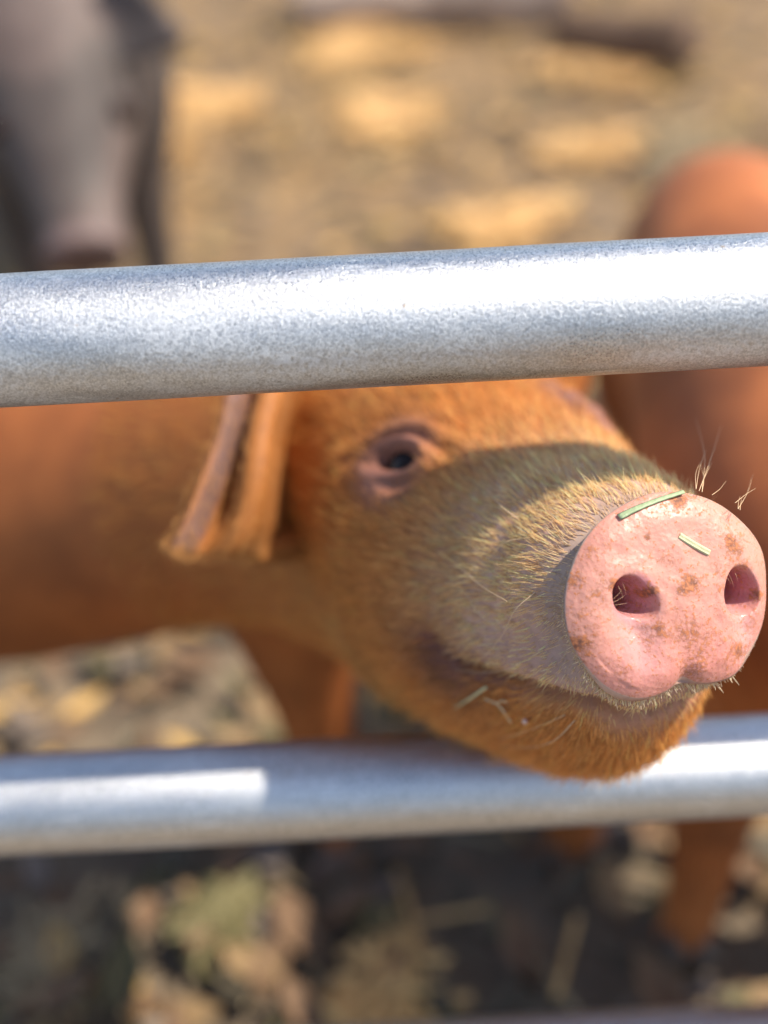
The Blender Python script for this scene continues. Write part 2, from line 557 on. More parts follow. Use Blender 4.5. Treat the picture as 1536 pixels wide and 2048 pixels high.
def ear_patch():
    px = [[(478, 700), (500, 700), (528, 700), (556, 700), (590, 710), (640, 720)],
          [(452, 790), (478, 790), (512, 790), (544, 785), (572, 790), (640, 800)],
          [(438, 862), (462, 862), (495, 870), (524, 868), (552, 880), (640, 890)],
          [(408, 942), (435, 948), (475, 955), (515, 952), (548, 980), (640, 985)],
          [(381, 1012), (405, 1022), (450, 1032), (500, 1030), (545, 1060), (640, 1045)],
          [(358, 1066), (378, 1078), (420, 1088), (476, 1078), (532, 1092), (640, 1080)],
          [(343, 1094), (352, 1104), (382, 1110), (440, 1112), (510, 1112), (640, 1095)]]
    dp = [[.500, .506, .513, .506, .545, .555], [.494, .500, .508, .497, .545, .555], [.488, .495, .504, .489, .545, .555],
          [.482, .490, .501, .484, .543, .555], [.478, .486, .498, .484, .538, .553], [.476, .482, .492, .486, .526, .548], [.476, .480, .487, .492, .510, .534]]
    G = np.array([[W(*p, d) for p, d in zip(pr, dr)] for pr, dr in zip(px, dp)])
    n = 40
    G = catmull(np.arange(7), G.reshape(7, -1), np.linspace(0, 6, n)).reshape(n, 6, 3)
    G = np.transpose(catmull(np.arange(6), np.transpose(G, (1, 0, 2)).reshape(6, -1), np.linspace(0, 5, n)).reshape(n, n, 3), (1, 0, 2))
    di = np.gradient(G, axis=0); dj = np.gradient(G, axis=1)
    nn = np.cross(di, dj); nn /= np.linalg.norm(nn, axis=2, keepdims=True)
    if np.sum(nn * (CAM - G)) < 0:
        nn = -nn
    e = np.minimum.reduce([np.arange(n)[:, None] + 0 * np.arange(n), (n - 1 - np.arange(n))[:, None] + 0 * np.arange(n), np.arange(n)[None] + 0 * np.arange(n)[:, None]])
    th = 0.0022 * np.sqrt(np.clip(e / 4.0, 0, 1)) + 0.0006
    th = th + 0.004 * np.linspace(0, 1, n)[None, :] ** 2
    A, B = G + nn * th[..., None], G - nn * th[..., None]
    V = np.concatenate([A.reshape(-1, 3), B.reshape(-1, 3)])
    Fs = []
    N = n * n
    for i in range(n - 1):
        for j in range(n - 1):
            a = i * n + j
            Fs.append((a, a + 1, a + n + 1, a + n))
            Fs.append((N + a, N + a + n, N + a + n + 1, N + a + 1))
    bd = [(0, j) for j in range(n)] + [(i, n - 1) for i in range(1, n)] + [(n - 1, j) for j in range(n - 2, -1, -1)] + [(i, 0) for i in range(n - 2, 0, -1)]
    for q in range(len(bd)):
        a = bd[q][0] * n + bd[q][1]; b_ = bd[(q + 1) % len(bd)][0] * n + bd[(q + 1) % len(bd)][1]
        Fs.append((b_, a, N + a, N + b_))
    return V, Fs, A, nn

def mirror_head(V):
    h = w2h(V)
    h[:, 1] *= -1
    return P0 + h[:, :1] * HB + h[:, 1:2] * HR + h[:, 2:] * HU

def obj_from(V, Fs):
    me = mesh_from('tmp', V, Fs)
    bm = bmesh.new(); bm.from_mesh(me)
    bmesh.ops.recalc_face_normals(bm, faces=bm.faces)
    bm.to_mesh(me); bm.free()
    o = bpy.data.objects.new('tmp', me); C.objects.link(o)
    return o

def leg_shape(top, knee, foot, r):
    """pig leg: shoulder or thigh, joint, cannon, pastern; r = radii at those points"""
    top, knee, foot = map(np.array, (top, knee, foot))
    pts = [top, top * .55 + knee * .45, knee, knee * .5 + foot * .5, foot + (0, 0, .028), foot + (0, -.004, .004)]
    rad = [r[0], r[1], r[2], r[3], r[4], r[4] * 1.08]
    k = np.arange(6)
    x = np.linspace(0, 5, 26)
    P = catmull(k, np.array(pts), x); R = catmull(k, np.array(rad), x)
    return tube(list(P), list(R), 20)

def fallback_union(base, others):
    dg = None
    for o in others:
        md = base.modifiers.new('join', 'BOOLEAN')
        md.operation = 'UNION'; md.solver = 'MANIFOLD'; md.object = o
    bpy.context.view_layer.update()
    dg = bpy.context.evaluated_depsgraph_get()
    me = bpy.data.meshes.new_from_object(base.evaluated_get(dg))
    base.modifiers.clear()
    return me

def set_attr(me, name, arr, kind='FLOAT_COLOR', dom='POINT'):
    a = me.attributes.new(name, kind, dom)
    if kind == 'FLOAT_COLOR':
        arr = np.concatenate([arr, np.ones((len(arr), 1))], 1)
        a.data.foreach_set('color', arr.astype(np.float32).ravel())
    else:
        a.data.foreach_set('value', np.asarray(arr, np.float32))

def hair_object(name, P, rad, tint, mat, root):
    """P: (n, k, 3) strands; rad: (n, k); tint: (n, 3)"""
    n, k = P.shape[:2]
    hc = bpy.data.hair_curves.new(name)
    hc.add_curves([k] * n)
    hc.attributes['position'].data.foreach_set('vector', P.astype(np.float32).ravel())
    r = hc.attributes.get('radius') or hc.attributes.new('radius', 'FLOAT', 'POINT')
    r.data.foreach_set('value', rad.astype(np.float32).ravel())
    t = hc.attributes.new('tint', 'FLOAT_COLOR', 'CURVE')
    t.data.foreach_set('color', np.concatenate([tint, np.ones((n, 1))], 1).astype(np.float32).ravel())
    hc.materials.append(mat)
    o = bpy.data.objects.new(name, hc)
    C.objects.link(o)
    o.parent = root
    o.matrix_parent_inverse = Matrix.Translation(-root.location)
    return o

def grow(P, N, D, length, lift, jitter, curl=0.35, k=5):
    """strands from roots P with normals N, lying along D"""
    n = len(P)
    D = D - np.sum(D * N, 1)[:, None] * N
    D /= np.linalg.norm(D, axis=1)[:, None] + 1e-9
    j = rng.normal(0, 1, (n, 3)) * jitter
    d0 = D + N * lift[:, None] + j
    d0 /= np.linalg.norm(d0, axis=1)[:, None]
    d1 = D + N * (lift * curl)[:, None] + j * 1.3
    d1 /= np.linalg.norm(d1, axis=1)[:, None]
    out = np.zeros((n, k, 3)); out[:, 0] = P - N * 0.0003
    for q in range(1, k):
        w = (q - 0.5) / (k - 1)
        d = d0 * (1 - w) + d1 * w
        out[:, q] = out[:, q - 1] + d * (length / (k - 1))[:, None]
    return out

def build_piglet():
    root = thing('piglet', 'ginger piglet pushing its wet pink snout out between the two upper rails', 'pig', (-0.2, 0.35, 0), 'pigs in the pen')
    ts, th, V, disc_ring, drad = piglet_trunk()
    nt, na = V.shape[:2]
    flat = V.reshape(-1, 3)
    i, j = np.meshgrid(np.arange(nt - 1), np.arange(na), indexing='ij')
    a = (i * na + j).ravel(); b_ = (i * na + (j + 1) % na).ravel()
    quads = np.stack([a, b_, b_ + na, a + na], 1)
    bvh = BVHTree.FromPolygons([Vector(p) for p in flat], [tuple(map(int, q)) for q in quads])
    def hit(px, py):
        loc, n_, idx, d = bvh.ray_cast(Vector(CAM), Vector(ray(px, py)))
        return np.array(loc) if loc is not None else None
    # ---- features of the face, found on the surface and mirrored to the other side
    N = grid_normals(V).reshape(-1, 3)
    H = w2h(flat)
    Hm = H.copy(); Hm[:, 1] = np.abs(Hm[:, 1])
    disp = np.zeros(len(flat))
    face = (ts < 0.24)
    # mouth
    mp = [hit(*p) for p in ((868, 1290), (915, 1328), (985, 1350), (1060, 1372), (1130, 1390), (1190, 1402))]
    mp = w2h(np.array([p for p in mp if p is not None])); mp[:, 1] = np.abs(mp[:, 1])
    front = np.array([[0.014, 0.014, -0.043], [0.012, 0.0, -0.044]])
    mouth = np.concatenate([mp, front])
    d, par = seg_dist(Hm, mouth)
    below = np.interp(Hm[:, 0], mouth[::-1, 0], mouth[::-1, 2])
    mouth_u = lambda t_: np.interp(t_, mouth[::-1, 0], mouth[::-1, 2])
    fade = sstep(0.0, 0.12, par) * 0.7 + 0.3
    disp += -0.0052 * np.exp(-(d / 0.0034) ** 2) * fade
    upper = np.exp(-((d - 0.010) / 0.008) ** 2) * (Hm[:, 2] > below)
    lower = np.exp(-((d - 0.010) / 0.008) ** 2) * (Hm[:, 2] <= below)
    disp += 0.0034 * upper * fade - 0.0008 * lower
    mc = mouth[0]
    disp += -0.0045 * np.exp(-(np.linalg.norm(Hm - mc, axis=1) / 0.010) ** 2)
    cheek = w2h(hit(760, 1180)); cheek[1] = abs(cheek[1])
    disp += 0.004 * np.exp(-(np.linalg.norm(Hm - cheek, axis=1) / 0.030) ** 2)
    # folds across the bridge of the nose
    for t0, amp, sg in ((0.0125, -0.0018, 0.0035), (0.026, 0.0020, 0.006), (0.040, -0.0012, 0.004), (0.053, 0.0012, 0.005)):
        m = np.exp(-((H[:, 0] - t0 - 0.12 * np.abs(H[:, 1])) / sg) ** 2) * sstep(-0.03, 0.0, H[:, 2])
        disp += amp * m
    # eye
    ec_w = hit(792, 918)
    eh = w2h(ec_w); eh[1] = abs(eh[1])
    ex_w = hit(850, 918); ey_w = hit(792, 880)
    e1 = w2h(ex_w) - w2h(ec_w); e1 /= np.linalg.norm(e1)
    e2 = w2h(ey_w) - w2h(ec_w); e2 -= e1 * (e1 @ e2); e2 /= np.linalg.norm(e2)
    de = Hm - eh
    x1, x2 = de @ e1, de @ e2
    dist3 = np.linalg.norm(de, axis=1)
    near = dist3 < 0.06
    xa, xb = x1 / 0.0102, x2 / 0.0043
    xb = xb + 0.30 * np.clip(np.abs(xa), 0, 1.6) ** 2 * (xb > 0) 
    rr = np.hypot(xa, xb)
    eye_d = -0.0070 * (1 - sstep(0.80, 1.12, rr))                               # slit
    eye_d += 0.0030 * np.exp(-((rr - 1.75) / 0.42) ** 2) * np.where(x2 > 0, 1.0, 0.75)   # lids
    eye_d += -0.0017 * np.exp(-((rr - 2.75) / 0.35) ** 2) * np.where(x2 > 0, 1.0, 0.5)     # fold round the lids
    eye_d += 0.0016 * np.exp(-((rr - 3.7) / 0.6) ** 2) * (x2 > -0.004) * np.where(x1 > -0.01, 1, .5)        # brow
    bag = np.exp(-(((x2 + 0.013 + 0.45 * (x1 + 0.004)) / 0.0042) ** 2)) * np.exp(-((x1 + 0.008) / 0.016) ** 2)
    eye_d += 0.0030 * bag
    eye_d += 0.0024 * np.exp(-(((x1 - 0.0145) / 0.0055) ** 2 + ((x2 - 0.001) / 0.007) ** 2))  # fleshy inner corner
    disp += np.where(near, eye_d, 0) 
    # loose uneven skin
    fl = np.repeat(face, na)
    nz = np.zeros(len(flat)); nz[fl] = vnoise(flat[fl], 38, 3, 3)
    disp += nz * 0.0016 * sstep(0.012, 0.05, np.repeat(ts, na))
    flat2 = flat + N * disp[:, None]
    V2 = flat2.reshape(nt, na, 3)
    # ---- snout disc cap with nostrils
    rings = 95
    s = 1 - (np.linspace(0, 1, rings + 1)[1:]) ** 1.0
    uvr = np.stack([-np.cos(th) * drad, np.sin(th) * drad], 1)
    cap = []
    pits = []
    for cx, cy, ax, ay, rot, dep, shear in ((1264, 1196, 50, 36, -40, .030, (-0.60, 0.55)), (1480, 1184, 46, 46, 15, .026, (-0.35, 0.60))):
        pits.append((disc_uv(cx, cy), ax * .378 / F_PX * 1.02, ay * .378 / F_PX * 1.02, math.radians(rot), dep, shear))
    grooves = [(disc_uv(1262, 1215), disc_uv(1284, 1326), .0066, .0038), (disc_uv(1482, 1205), disc_uv(1497, 1305), .0046, .0038), (disc_uv(1377, 1380), disc_uv(1372, 1310), .0030, .0024)]
    cuv = []
    for q in range(rings - 1):
        sc = s[q]
        uv = uvr * sc
        h = 0.0030 * (1 - sc ** 2) - 0.0034 * np.clip((np.full(na, sc) - 0.70) / 0.30, 0, 1) ** 2.2
        cuv.append((uv, h))
    uv = np.concatenate([c[0] for c in cuv] + [np.zeros((1, 2))]); h = np.concatenate([c[1] for c in cuv] + [np.array([0.0030])])
    uv0 = uv.copy()
    pitw = np.zeros(len(uv)); rimw = np.zeros(len(uv)); grw = np.zeros(len(uv))
    for c, ax, ay, rot, dep, shear in pits:
        dx, dy = uv0[:, 0] - c[0], uv0[:, 1] - c[1]
        ang_ = np.arctan2(dy, dx)
        wob = 1 + 0.09 * np.sin(2 * ang_ + 1.1) + 0.06 * np.sin(3 * ang_ + 0.4)
        xx = (dx * math.cos(rot) + dy * math.sin(rot)) / ax
        yy = (-dx * math.sin(rot) + dy * math.cos(rot)) / ay
        r = np.hypot(xx, yy) * wob
        w = 1 - sstep(0.34, 1.06, r)
        uv[:, 0] += shear[0] * ax * w ** 1.2; uv[:, 1] += shear[1] * ay * w ** 1.2
        pitw = np.maximum(pitw, w)
        core = 1 - sstep(0.10, 0.74, r)
        h -= dep * 0.55 * w ** 0.8 + dep * 1.7 * core
        uv[:, 0] += shear[0] * ax * 0.7 * core; uv[:, 1] += shear[1] * ay * 0.7 * core
        h += 0.0003 * np.exp(-((r - 1.3) / 0.25) ** 2)
        rimw = np.maximum(rimw, np.exp(-((r - 1.1) / 0.35) ** 2))
    for p, q, wd, dep in grooves:
        P3 = np.concatenate([uv0, np.zeros((len(uv), 1))], 1)
        d, par = seg_dist(P3, np.array([[*p, 0], [*q, 0]]))
        w = np.exp(-(d / wd) ** 2) * (1 - 0.8 * par)
        grw = np.maximum(grw, w)
        h -= dep * w
    h = h + vnoise(np.concatenate([uv0, np.zeros((len(uv), 1))], 1), 120, 4, 2) * 0.0005 * (np.hypot(uv0[:, 0], uv0[:, 1]) < 0.031)
    capP = P0 + uv[:, :1] * DE + uv[:, 1:] * DU + h[:, None] * DN
    nb = nt * na
    allV = np.concatenate([flat2, capP])
    Fs = [tuple(q) for q in quads]
    nr = rings - 1
    for q in range(-1, nr - 1):
        for j in range(na):
            j2 = (j + 1) % na
            a0 = j if q < 0 else nb + q * na + j
            a1 = j2 if q < 0 else nb + q * na + j2
            c0, c1 = nb + (q + 1) * na + j, nb + (q + 1) * na + j2
            Fs.append((a0, c0, c1, a1))
    cidx = nb + nr * na
    for j in range(na):
        Fs.append((nb + (nr - 1) * na + j, cidx, nb + (nr - 1) * na + (j + 1) % na))
    Fs.append(tuple((nt - 1) * na + j for j in range(na)))
    base = obj_from(allV, Fs)
    extra = []
    eV, eF, eA, eN = ear_patch()
    extra.append(obj_from(eV, eF))
    Vm = mirror_head(eV)                                   # the other ear is laid back along the neck
    piv = mirror_head(eA[20:21, -1])[0]
    Rq = np.array(Matrix.Rotation(math.radians(80), 3, Vector(HU)))
    Vm = piv + (Vm - piv) @ Rq.T - HR * 0.004
    extra.append(obj_from(Vm, [f[::-1] for f in eF]))
    LEGS = [((-0.062, 0.235, 0.35), (-0.056, 0.262, 0.18), (-0.050, 0.295, -0.004), (.052, .044, .028, .024, .022)),
            ((0.015, 0.285, 0.35), (0.098, 0.285, 0.18), (0.135, 0.275, -0.004), (.056, .050, .030, .024, .022)),
            ((-0.500, 0.345, 0.33), (-0.555, 0.325, 0.17), (-0.515, 0.320, -0.004), (.070, .056, .028, .023, .022)),
            ((-0.480, 0.455, 0.33), (-0.535, 0.490, 0.17), (-0.485, 0.495, -0.004), (.070, .056, .028, .023, .022))]
    for lg in LEGS:
        extra.append(obj_from(*leg_shape(*lg)))
    me = fallback_union(base, extra)
    if len(me.vertices) < len(allV) * 0.7:
        print('UNION FAILED, joining'); bm = bmesh.new()
        for o in [base] + extra:
            bm.from_mesh(o.data)
        bm.to_mesh(me); bm.free()
    for o in [base] + extra:
        m_ = o.data; bpy.data.objects.remove(o); bpy.data.meshes.remove(m_)
    me.shade_smooth()
    # ---- colouring
    nv = len(me.vertices)
    P = np.empty(nv * 3, np.float32); me.vertices.foreach_get('co', P); P = P.reshape(-1, 3).astype(float)
    h = w2h(P)
    hm = h.copy(); hm[:, 1] = np.abs(hm[:, 1])
    def hide_colour(h):
        hm = h.copy(); hm[:, 1] = np.abs(hm[:, 1])
        n = len(h)
        col = np.tile(ORANGE * 0.85, (n, 1))
        far = sstep(0.20, 0.26, h[:, 0])[:, None]
        col = col * (1 - far) + np.array((0.37, 0.112, 0.028)) * far
        def blend(w, c):
            col[:] = col * (1 - w[:, None]) + np.array(c) * w[:, None]
        um = mouth_u(h[:, 0])
        muz = (1 - sstep(0.050, 0.100, h[:, 0])) * sstep(-0.003, 0.008, h[:, 2] - um)
        blend(muz, (0.58, 0.37, 0.28))
        blend((1 - sstep(0.012, 0.028, h[:, 0])) * sstep(-0.03, -0.01, h[:, 2]) * 0.8, (0.36, 0.28, 0.23))
        blend(0.75 * np.exp(-(((h[:, 2] + 0.016) / 0.018) ** 2 + ((h[:, 0] - 0.034) / 0.026) ** 2)), (0.52, 0.30, 0.235))
        blend(0.9 * (1 - sstep(0.010, 0.024, h[:, 0])) * (1 - sstep(-0.034, -0.026, h[:, 2])), (0.40, 0.20, 0.14))
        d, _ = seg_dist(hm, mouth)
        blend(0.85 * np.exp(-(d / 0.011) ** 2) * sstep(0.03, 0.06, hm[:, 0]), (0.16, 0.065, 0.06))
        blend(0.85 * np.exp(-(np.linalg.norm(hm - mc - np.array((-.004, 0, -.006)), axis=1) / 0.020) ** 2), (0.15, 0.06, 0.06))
        d = np.linalg.norm(hm - eh, axis=1)
        blend(0.9 * np.exp(-(d / 0.019) ** 4), (0.24, 0.105, 0.082))
        d1 = (hm - eh) @ e1; d2 = (hm - eh) @ e2
        blend(0.8 * np.exp(-(((d2 + 0.017 + 0.5 * d1) / 0.007) ** 2 + ((d1 + 0.010) / 0.018) ** 2)), (0.36, 0.165, 0.12))
        return col, d
    col, _ = hide_colour(h)
    # bare, purplish inner ear
    ear_n = len(eV)
    d0 = np.full(nv, 9.0)
    strip = eA[6:36, 6].copy()
    for st in (strip,):
        d, par = seg_dist(P, st); d0 = np.minimum(d0, d)
    w = np.exp(-(d0 / 0.0062) ** 4)
    col = col * (1 - w[:, None]) + np.array((0.17, 0.098, 0.09)) * w[:, None]
    # snout disc
    dd = (P - P0)
    dn = dd @ DN; duv = np.stack([dd @ DE, dd @ DU], 1)
    angv = np.arctan2(duv[:, 1], -duv[:, 0]) % (2 * math.pi)
    rd = np.hypot(duv[:, 0], duv[:, 1]) / np.interp(angv, np.append(th, 2 * math.pi), np.append(drad, drad[0]))
    on_disc = (np.abs(dn) < 0.03) & (rd < 1.04) & (dn > -0.0030 - 0.03 * (rd < 0.9))
    pink = np.tile(np.array((0.57, 0.265, 0.195)), (nv, 1))
    low = sstep(0.004, -0.028, duv[:, 1])[:, None]
    pink = pink * (1 - 0.55 * low) + np.array((0.62, 0.22, 0.185)) * 0.55 * low
    for c, ax, ay, rot, dep, shear in pits:
        r = np.hypot(duv[:, 0] - c[0], duv[:, 1] - c[1]) / ax
        w = (1 - sstep(0.7, 1.15, r))[:, None]
        pink = pink * (1 - w) + np.array((0.46, 0.16, 0.18)) * w
    P3 = np.concatenate([duv, np.zeros((nv, 1))], 1)
    for p, q, wd, dep in grooves[:2]:
        d, par = seg_dist(P3, np.array([[*p, 0], [*q, 0]]))
        w = (0.6 * np.exp(-(d / wd) ** 2))[:, None]
        pink = pink * (1 - w) + np.array((0.64, 0.33, 0.29)) * w
    rim = sstep(0.94, 1.0, rd)[:, None] * 0.22
    pink = pink * (1 - rim) + np.array((0.50, 0.20, 0.12)) * rim
    col[on_disc] = pink[on_disc]
    mud = np.zeros(nv)
    for px, py, rx, a_ in ((1372, 1165, 24, 1.0), (1350, 1180, 14, .6), (1460, 1095, 26, 1.0), (1300, 1180, 13, 1.0), (1222, 1170, 16, .9), (1155, 1165, 18, .7), (1160, 1290, 26, .8),
                           (1360, 1003, 22, .9), (1310, 1255, 22, .6), (1190, 1190, 12, .4), (1290, 1075, 10, .7), (1390, 1330, 40, .35), (1480, 1300, 20, .8), (1520, 1190, 14, 1.0), (1250, 1330, 20, .3), (1370, 1260, 45, .35)):
        c = disc_uv(px, py); rx = rx * .378 / F_PX
        mud += a_ * np.exp(-((duv[:, 0] - c[0]) ** 2 + (duv[:, 1] - c[1]) ** 2) / rx ** 2)
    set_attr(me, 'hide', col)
    wet = np.zeros(nv)
    for p, q, wd, dep in grooves[:2]:
        d, par = seg_dist(P3, np.array([[*p, 0], [*q, 0]]))
        wet = np.maximum(wet, np.exp(-(d / (wd * 1.3)) ** 2))
    set_attr(me, 'wet', np.clip(wet, 0, 1), 'FLOAT')
    set_attr(me, 'mud', np.clip(mud, 0, 1.2), 'FLOAT')
    npoly = len(me.polygons)
    pc = np.empty(npoly * 3, np.float32)
    me.polygons.foreach_get('center', pc); pc = pc.reshape(-1, 3)
    dd = pc - P0; dn = dd @ DN; duv = np.stack([dd @ DE, dd @ DU], 1)
    angv = np.arctan2(duv[:, 1], -duv[:, 0]) % (2 * math.pi)
    rd = np.hypot(duv[:, 0], duv[:, 1]) / np.interp(angv, np.append(th, 2 * math.pi), np.append(drad, drad[0]))
    od = (np.abs(dn) < 0.03) & (rd < 1.04) & (dn > -0.0030 - 0.03 * (rd < 0.9))
    me.materials.clear()
    body = link('body', me, [M['hide'], M['snout']], root)
    me.polygons.foreach_set('material_index', od.astype(np.int32))
    # ---- eyes
    for sg in (1, -1):
        c = eh.copy(); c[1] *= sg
        cw = h2w(*c)
        nrm_eye = nrm(N[np.argmin(np.linalg.norm(flat - cw, axis=1))])
        bm = bmesh.new(); bmesh.ops.create_uvsphere(bm, u_segments=32, v_segments=20, radius=0.0105)
        bmesh.ops.translate(bm, verts=bm.verts, vec=Vector(cw - nrm_eye * 0.0118))
        m_ = bpy.data.meshes.new('eye'); bm.to_mesh(m_); bm.free(); m_.shade_smooth()
        link('eye', m_, M['eye'], root)
    # ---- hooves
    for lg in LEGS:
        f_ = np.array(lg[2])
        for sx in (-1, 1):
            V_, F_ = tube([f_ + (sx * .0105, -.016, -.006), f_ + (sx * .0105, -.014, .012), f_ + (sx * .009, -.006, .03)], [.0135, .0125, .009], 12)
            link('hoof', mesh_from('hoof', V_, F_), M['hoof'], root)
    V_, F_ = tube([(-0.57, 0.42, 0.40), (-0.61, 0.43, 0.395), (-0.62, 0.445, 0.37), (-0.625, 0.43, 0.345), (-0.62, 0.42, 0.33)], [.010, .008, .0065, .005, .003], 10)
    tl = mesh_from('tail', V_, F_); link('tail', tl, M['hide'], root)
    set_attr(tl, 'hide', np.tile(ORANGE, (len(tl.vertices), 1)))
    # ---- coat
    N2 = grid_normals(V2)
    area = np.linalg.norm(np.cross(np.roll(V2, -1, 1)[:-1] - V2[:-1], V2[1:] - V2[:-1]), axis=2)
    tt = np.repeat(ts[:-1, None], na, 1)
    vis = np.sum(N2[:-1] * (CAM - V2[:-1]), axis=2) > -0.05
    dens = 0.80e6 * (1 - 0.45 * sstep(0.09, 0.17, tt)) * (1 - 0.6 * sstep(0.2, 0.34, tt)) * np.where(vis, 1.0, 0.35) * sstep(0.0015, 0.004, tt) * (tt < 0.36)
    cnt = rng.poisson(area * dens)
    ii, jj = np.nonzero(cnt); rep = cnt[ii, jj]
    ii = np.repeat(ii, rep); jj = np.repeat(jj, rep)
    fa, fb = rng.random(len(ii)), rng.random(len(ii))
    j2 = (jj + 1) % na
    def bil(G):
        fa_, fb_ = fa[:, None], fb[:, None]
        return (G[ii, jj] * (1 - fa_) * (1 - fb_) + G[ii + 1, jj] * fa_ * (1 - fb_) + G[ii, j2] * (1 - fa_) * fb_ + G[ii + 1, j2] * fa_ * fb_)
    R = bil(V2); Nn = bil(N2); Nn /= np.linalg.norm(Nn, axis=1)[:, None]
    hh = w2h(R); t = hh[:, 0]
    D = (V2[ii + 1, jj] - V2[ii, jj]); D /= np.linalg.norm(D, axis=1)[:, None] + 1e-9
    D = D + np.array(HU) * (-0.25 * sstep(-0.02, -0.05, hh[:, 2]))[:, None] + HU * (0.18 * sstep(0.0, 0.03, hh[:, 2]))[:, None]
    hmn = hh.copy(); hmn[:, 1] = np.abs(hmn[:, 1])
    length = 0.0022 + 0.0042 * sstep(0.006, 0.03, t) + 0.0022 * sstep(0.06, 0.12, t) + 0.002 * sstep(-0.04, -0.07, hh[:, 2])
    dE = np.linalg.norm(hmn - eh, axis=1)
    keep = rng.random(len(R)) < (sstep(0.008, 0.030, dE) * 0.9 + 0.0) + (dE > 0.035)
    length *= 0.35 + 0.65 * sstep(0.010, 0.034, dE)
    dM, _ = seg_dist(hmn, mouth)
    keep &= rng.random(len(R)) < 0.35 + 0.65 * sstep(0.003, 0.012, dM)
    bare = np.exp(-(((hh[:, 2] + 0.016) / 0.016) ** 2 + ((t - 0.034) / 0.022) ** 2))      # thin-haired side of the muzzle
    keep &= rng.random(len(R)) > 0.62 * bare
    length *= 1 - 0.35 * bare
    length *= rng.lognormal(0, 0.25, len(R))
    # clumping: neighbouring hairs share a lean
    cl = np.stack([vnoise(R[:, [0, 1, 2]] , 150, 11 + q, 1) for q in range(3)], 1)
    lift = 0.34 + 0.25 * rng.random(len(R)) + 0.35 * (1 - sstep(0.004, 0.02, t))
    D = D + cl * 0.45
    P_ = grow(R, Nn, D, length, lift, 0.16)
    # colour of each hair
    tint = np.tile(np.array((0.80, 0.37, 0.10)), (len(R), 1))
    def tb(w, c):
        tint[:] = tint * (1 - w[:, None]) + np.array(c) * w[:, None]
    muz = (1 - sstep(0.045, 0.115, t)) * sstep(-0.003, 0.008, hh[:, 2] - mouth_u(t))
    tb(muz, (0.98, 0.65, 0.32))
    tb((1 - sstep(0.010, 0.024, t)) * sstep(-0.03, -0.012, hh[:, 2]) * 0.8, (0.52, 0.43, 0.33))
    tb(0.75 * np.exp(-(np.linalg.norm(hmn - mc - np.array((-.004, 0, -.006)), axis=1) / 0.019) ** 2), (0.20, 0.09, 0.07))
    dl, pl = seg_dist(hmn, mouth)
    tb(0.8 * np.exp(-(dM / 0.006) ** 2) * sstep(0.35, 0.5, pl), (0.70, 0.56, 0.30))
    tb(0.8 * np.exp(-(dE / 0.020) ** 4), (0.34, 0.16, 0.11))
    tint *= rng.lognormal(0, 0.22, (len(R), 1))
    tint = np.clip(tint, 0.01, 0.9)
    P_, tint_, ln = P_[keep], tint[keep], length[keep]
    prof = np.array([1.0, 0.95, 0.8, 0.55, 0.15])
    rad = (0.000085 + 0.00005 * rng.random(len(P_)))[:, None] * prof
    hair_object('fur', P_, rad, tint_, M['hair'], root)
    # ear fringe
    eb = eA.reshape(-1, 3); en = eN.reshape(-1, 3)
    ne = 5000
    pick = rng.integers(0, len(eb), ne)
    Re = eb[pick] + rng.normal(0, 0.0006, (ne, 3)); Ne = en[pick]
    back = rng.random(ne) < 0.5
    Ne = np.where(back[:, None], -Ne, Ne); Re = Re + np.where(back[:, None], -eN.reshape(-1, 3)[pick] * 0.0045, 0)
    tipd = np.tile(nrm(eA[-1, 0] - eA[3, 3]), (ne, 1))
    Pe = grow(Re, Ne, tipd, 0.0036 * rng.lognormal(0, .25, ne), 0.4 + 0.2 * rng.random(ne), 0.2)
    hair_object('ear_fur', Pe, (0.00008 * prof)[None].repeat(ne, 0), np.tile((0.70, 0.36, 0.12), (ne, 1)) * rng.lognormal(0, .2, (ne, 1)), M['hair'], root)
    # bristles round the rim of the disc
    nbz = 620
    a_ = np.where(rng.random(nbz) < 0.9, rng.uniform(-math.pi - 0.3, 0.12, nbz), rng.random(nbz) * math.pi) % (2 * math.pi)
    ki = (a_ / (2 * math.pi) * na).astype(int)
    row = rng.integers(3, 8, nbz)
    Rb = V2[row, ki]; Nb = N2[row, ki]
    outw = np.cos(a_)[:, None] * -DE + np.sin(a_)[:, None] * DU
    lowr = sstep(0.2, -0.5, np.sin(a_))
    Lb = (0.0013 + 0.0011 * lowr) * rng.lognormal(0, 0.3, nbz)
    Pb = grow(Rb, nrm(HB)[None] * 0 + outw, np.tile(DN * 0.3, (nbz, 1)) + rng.normal(0, .25, (nbz, 3)), Lb, np.full(nbz, 1.9), 0.12, 0.8)
    hair_object('bristles', Pb, (0.00015 * np.array([1, 1, .9, .7, .3]))[None].repeat(nbz, 0), np.tile((0.74, 0.60, 0.40), (nbz, 1)) * rng.lognormal(0, .15, (nbz, 1)), M['hair'], root)
    # whiskers
    def whisker(pts, r=0.00017):
        pp = np.array(pts)
        k = np.arange(len(pp)); x = np.linspace(0, len(pp) - 1, 14)
        P3 = catmull(k, pp, x)
        V_, F_ = tube(list(P3), list(r * np.linspace(1, 0.3, 14)), 6)
        link('whisker', mesh_from('whisker', V_, F_), M['whisker'], root)
    bvh2 = BVHTree.FromPolygons([Vector(p) for p in flat2], [tuple(map(int, q)) for q in quads])
    def on_skin(px, py, lift):
        loc, n_, idx, d = bvh2.ray_cast(Vector(CAM), Vector(ray(px, py)))
        if loc is None:
            return None
        return np.array(loc) - ray(px, py) * lift
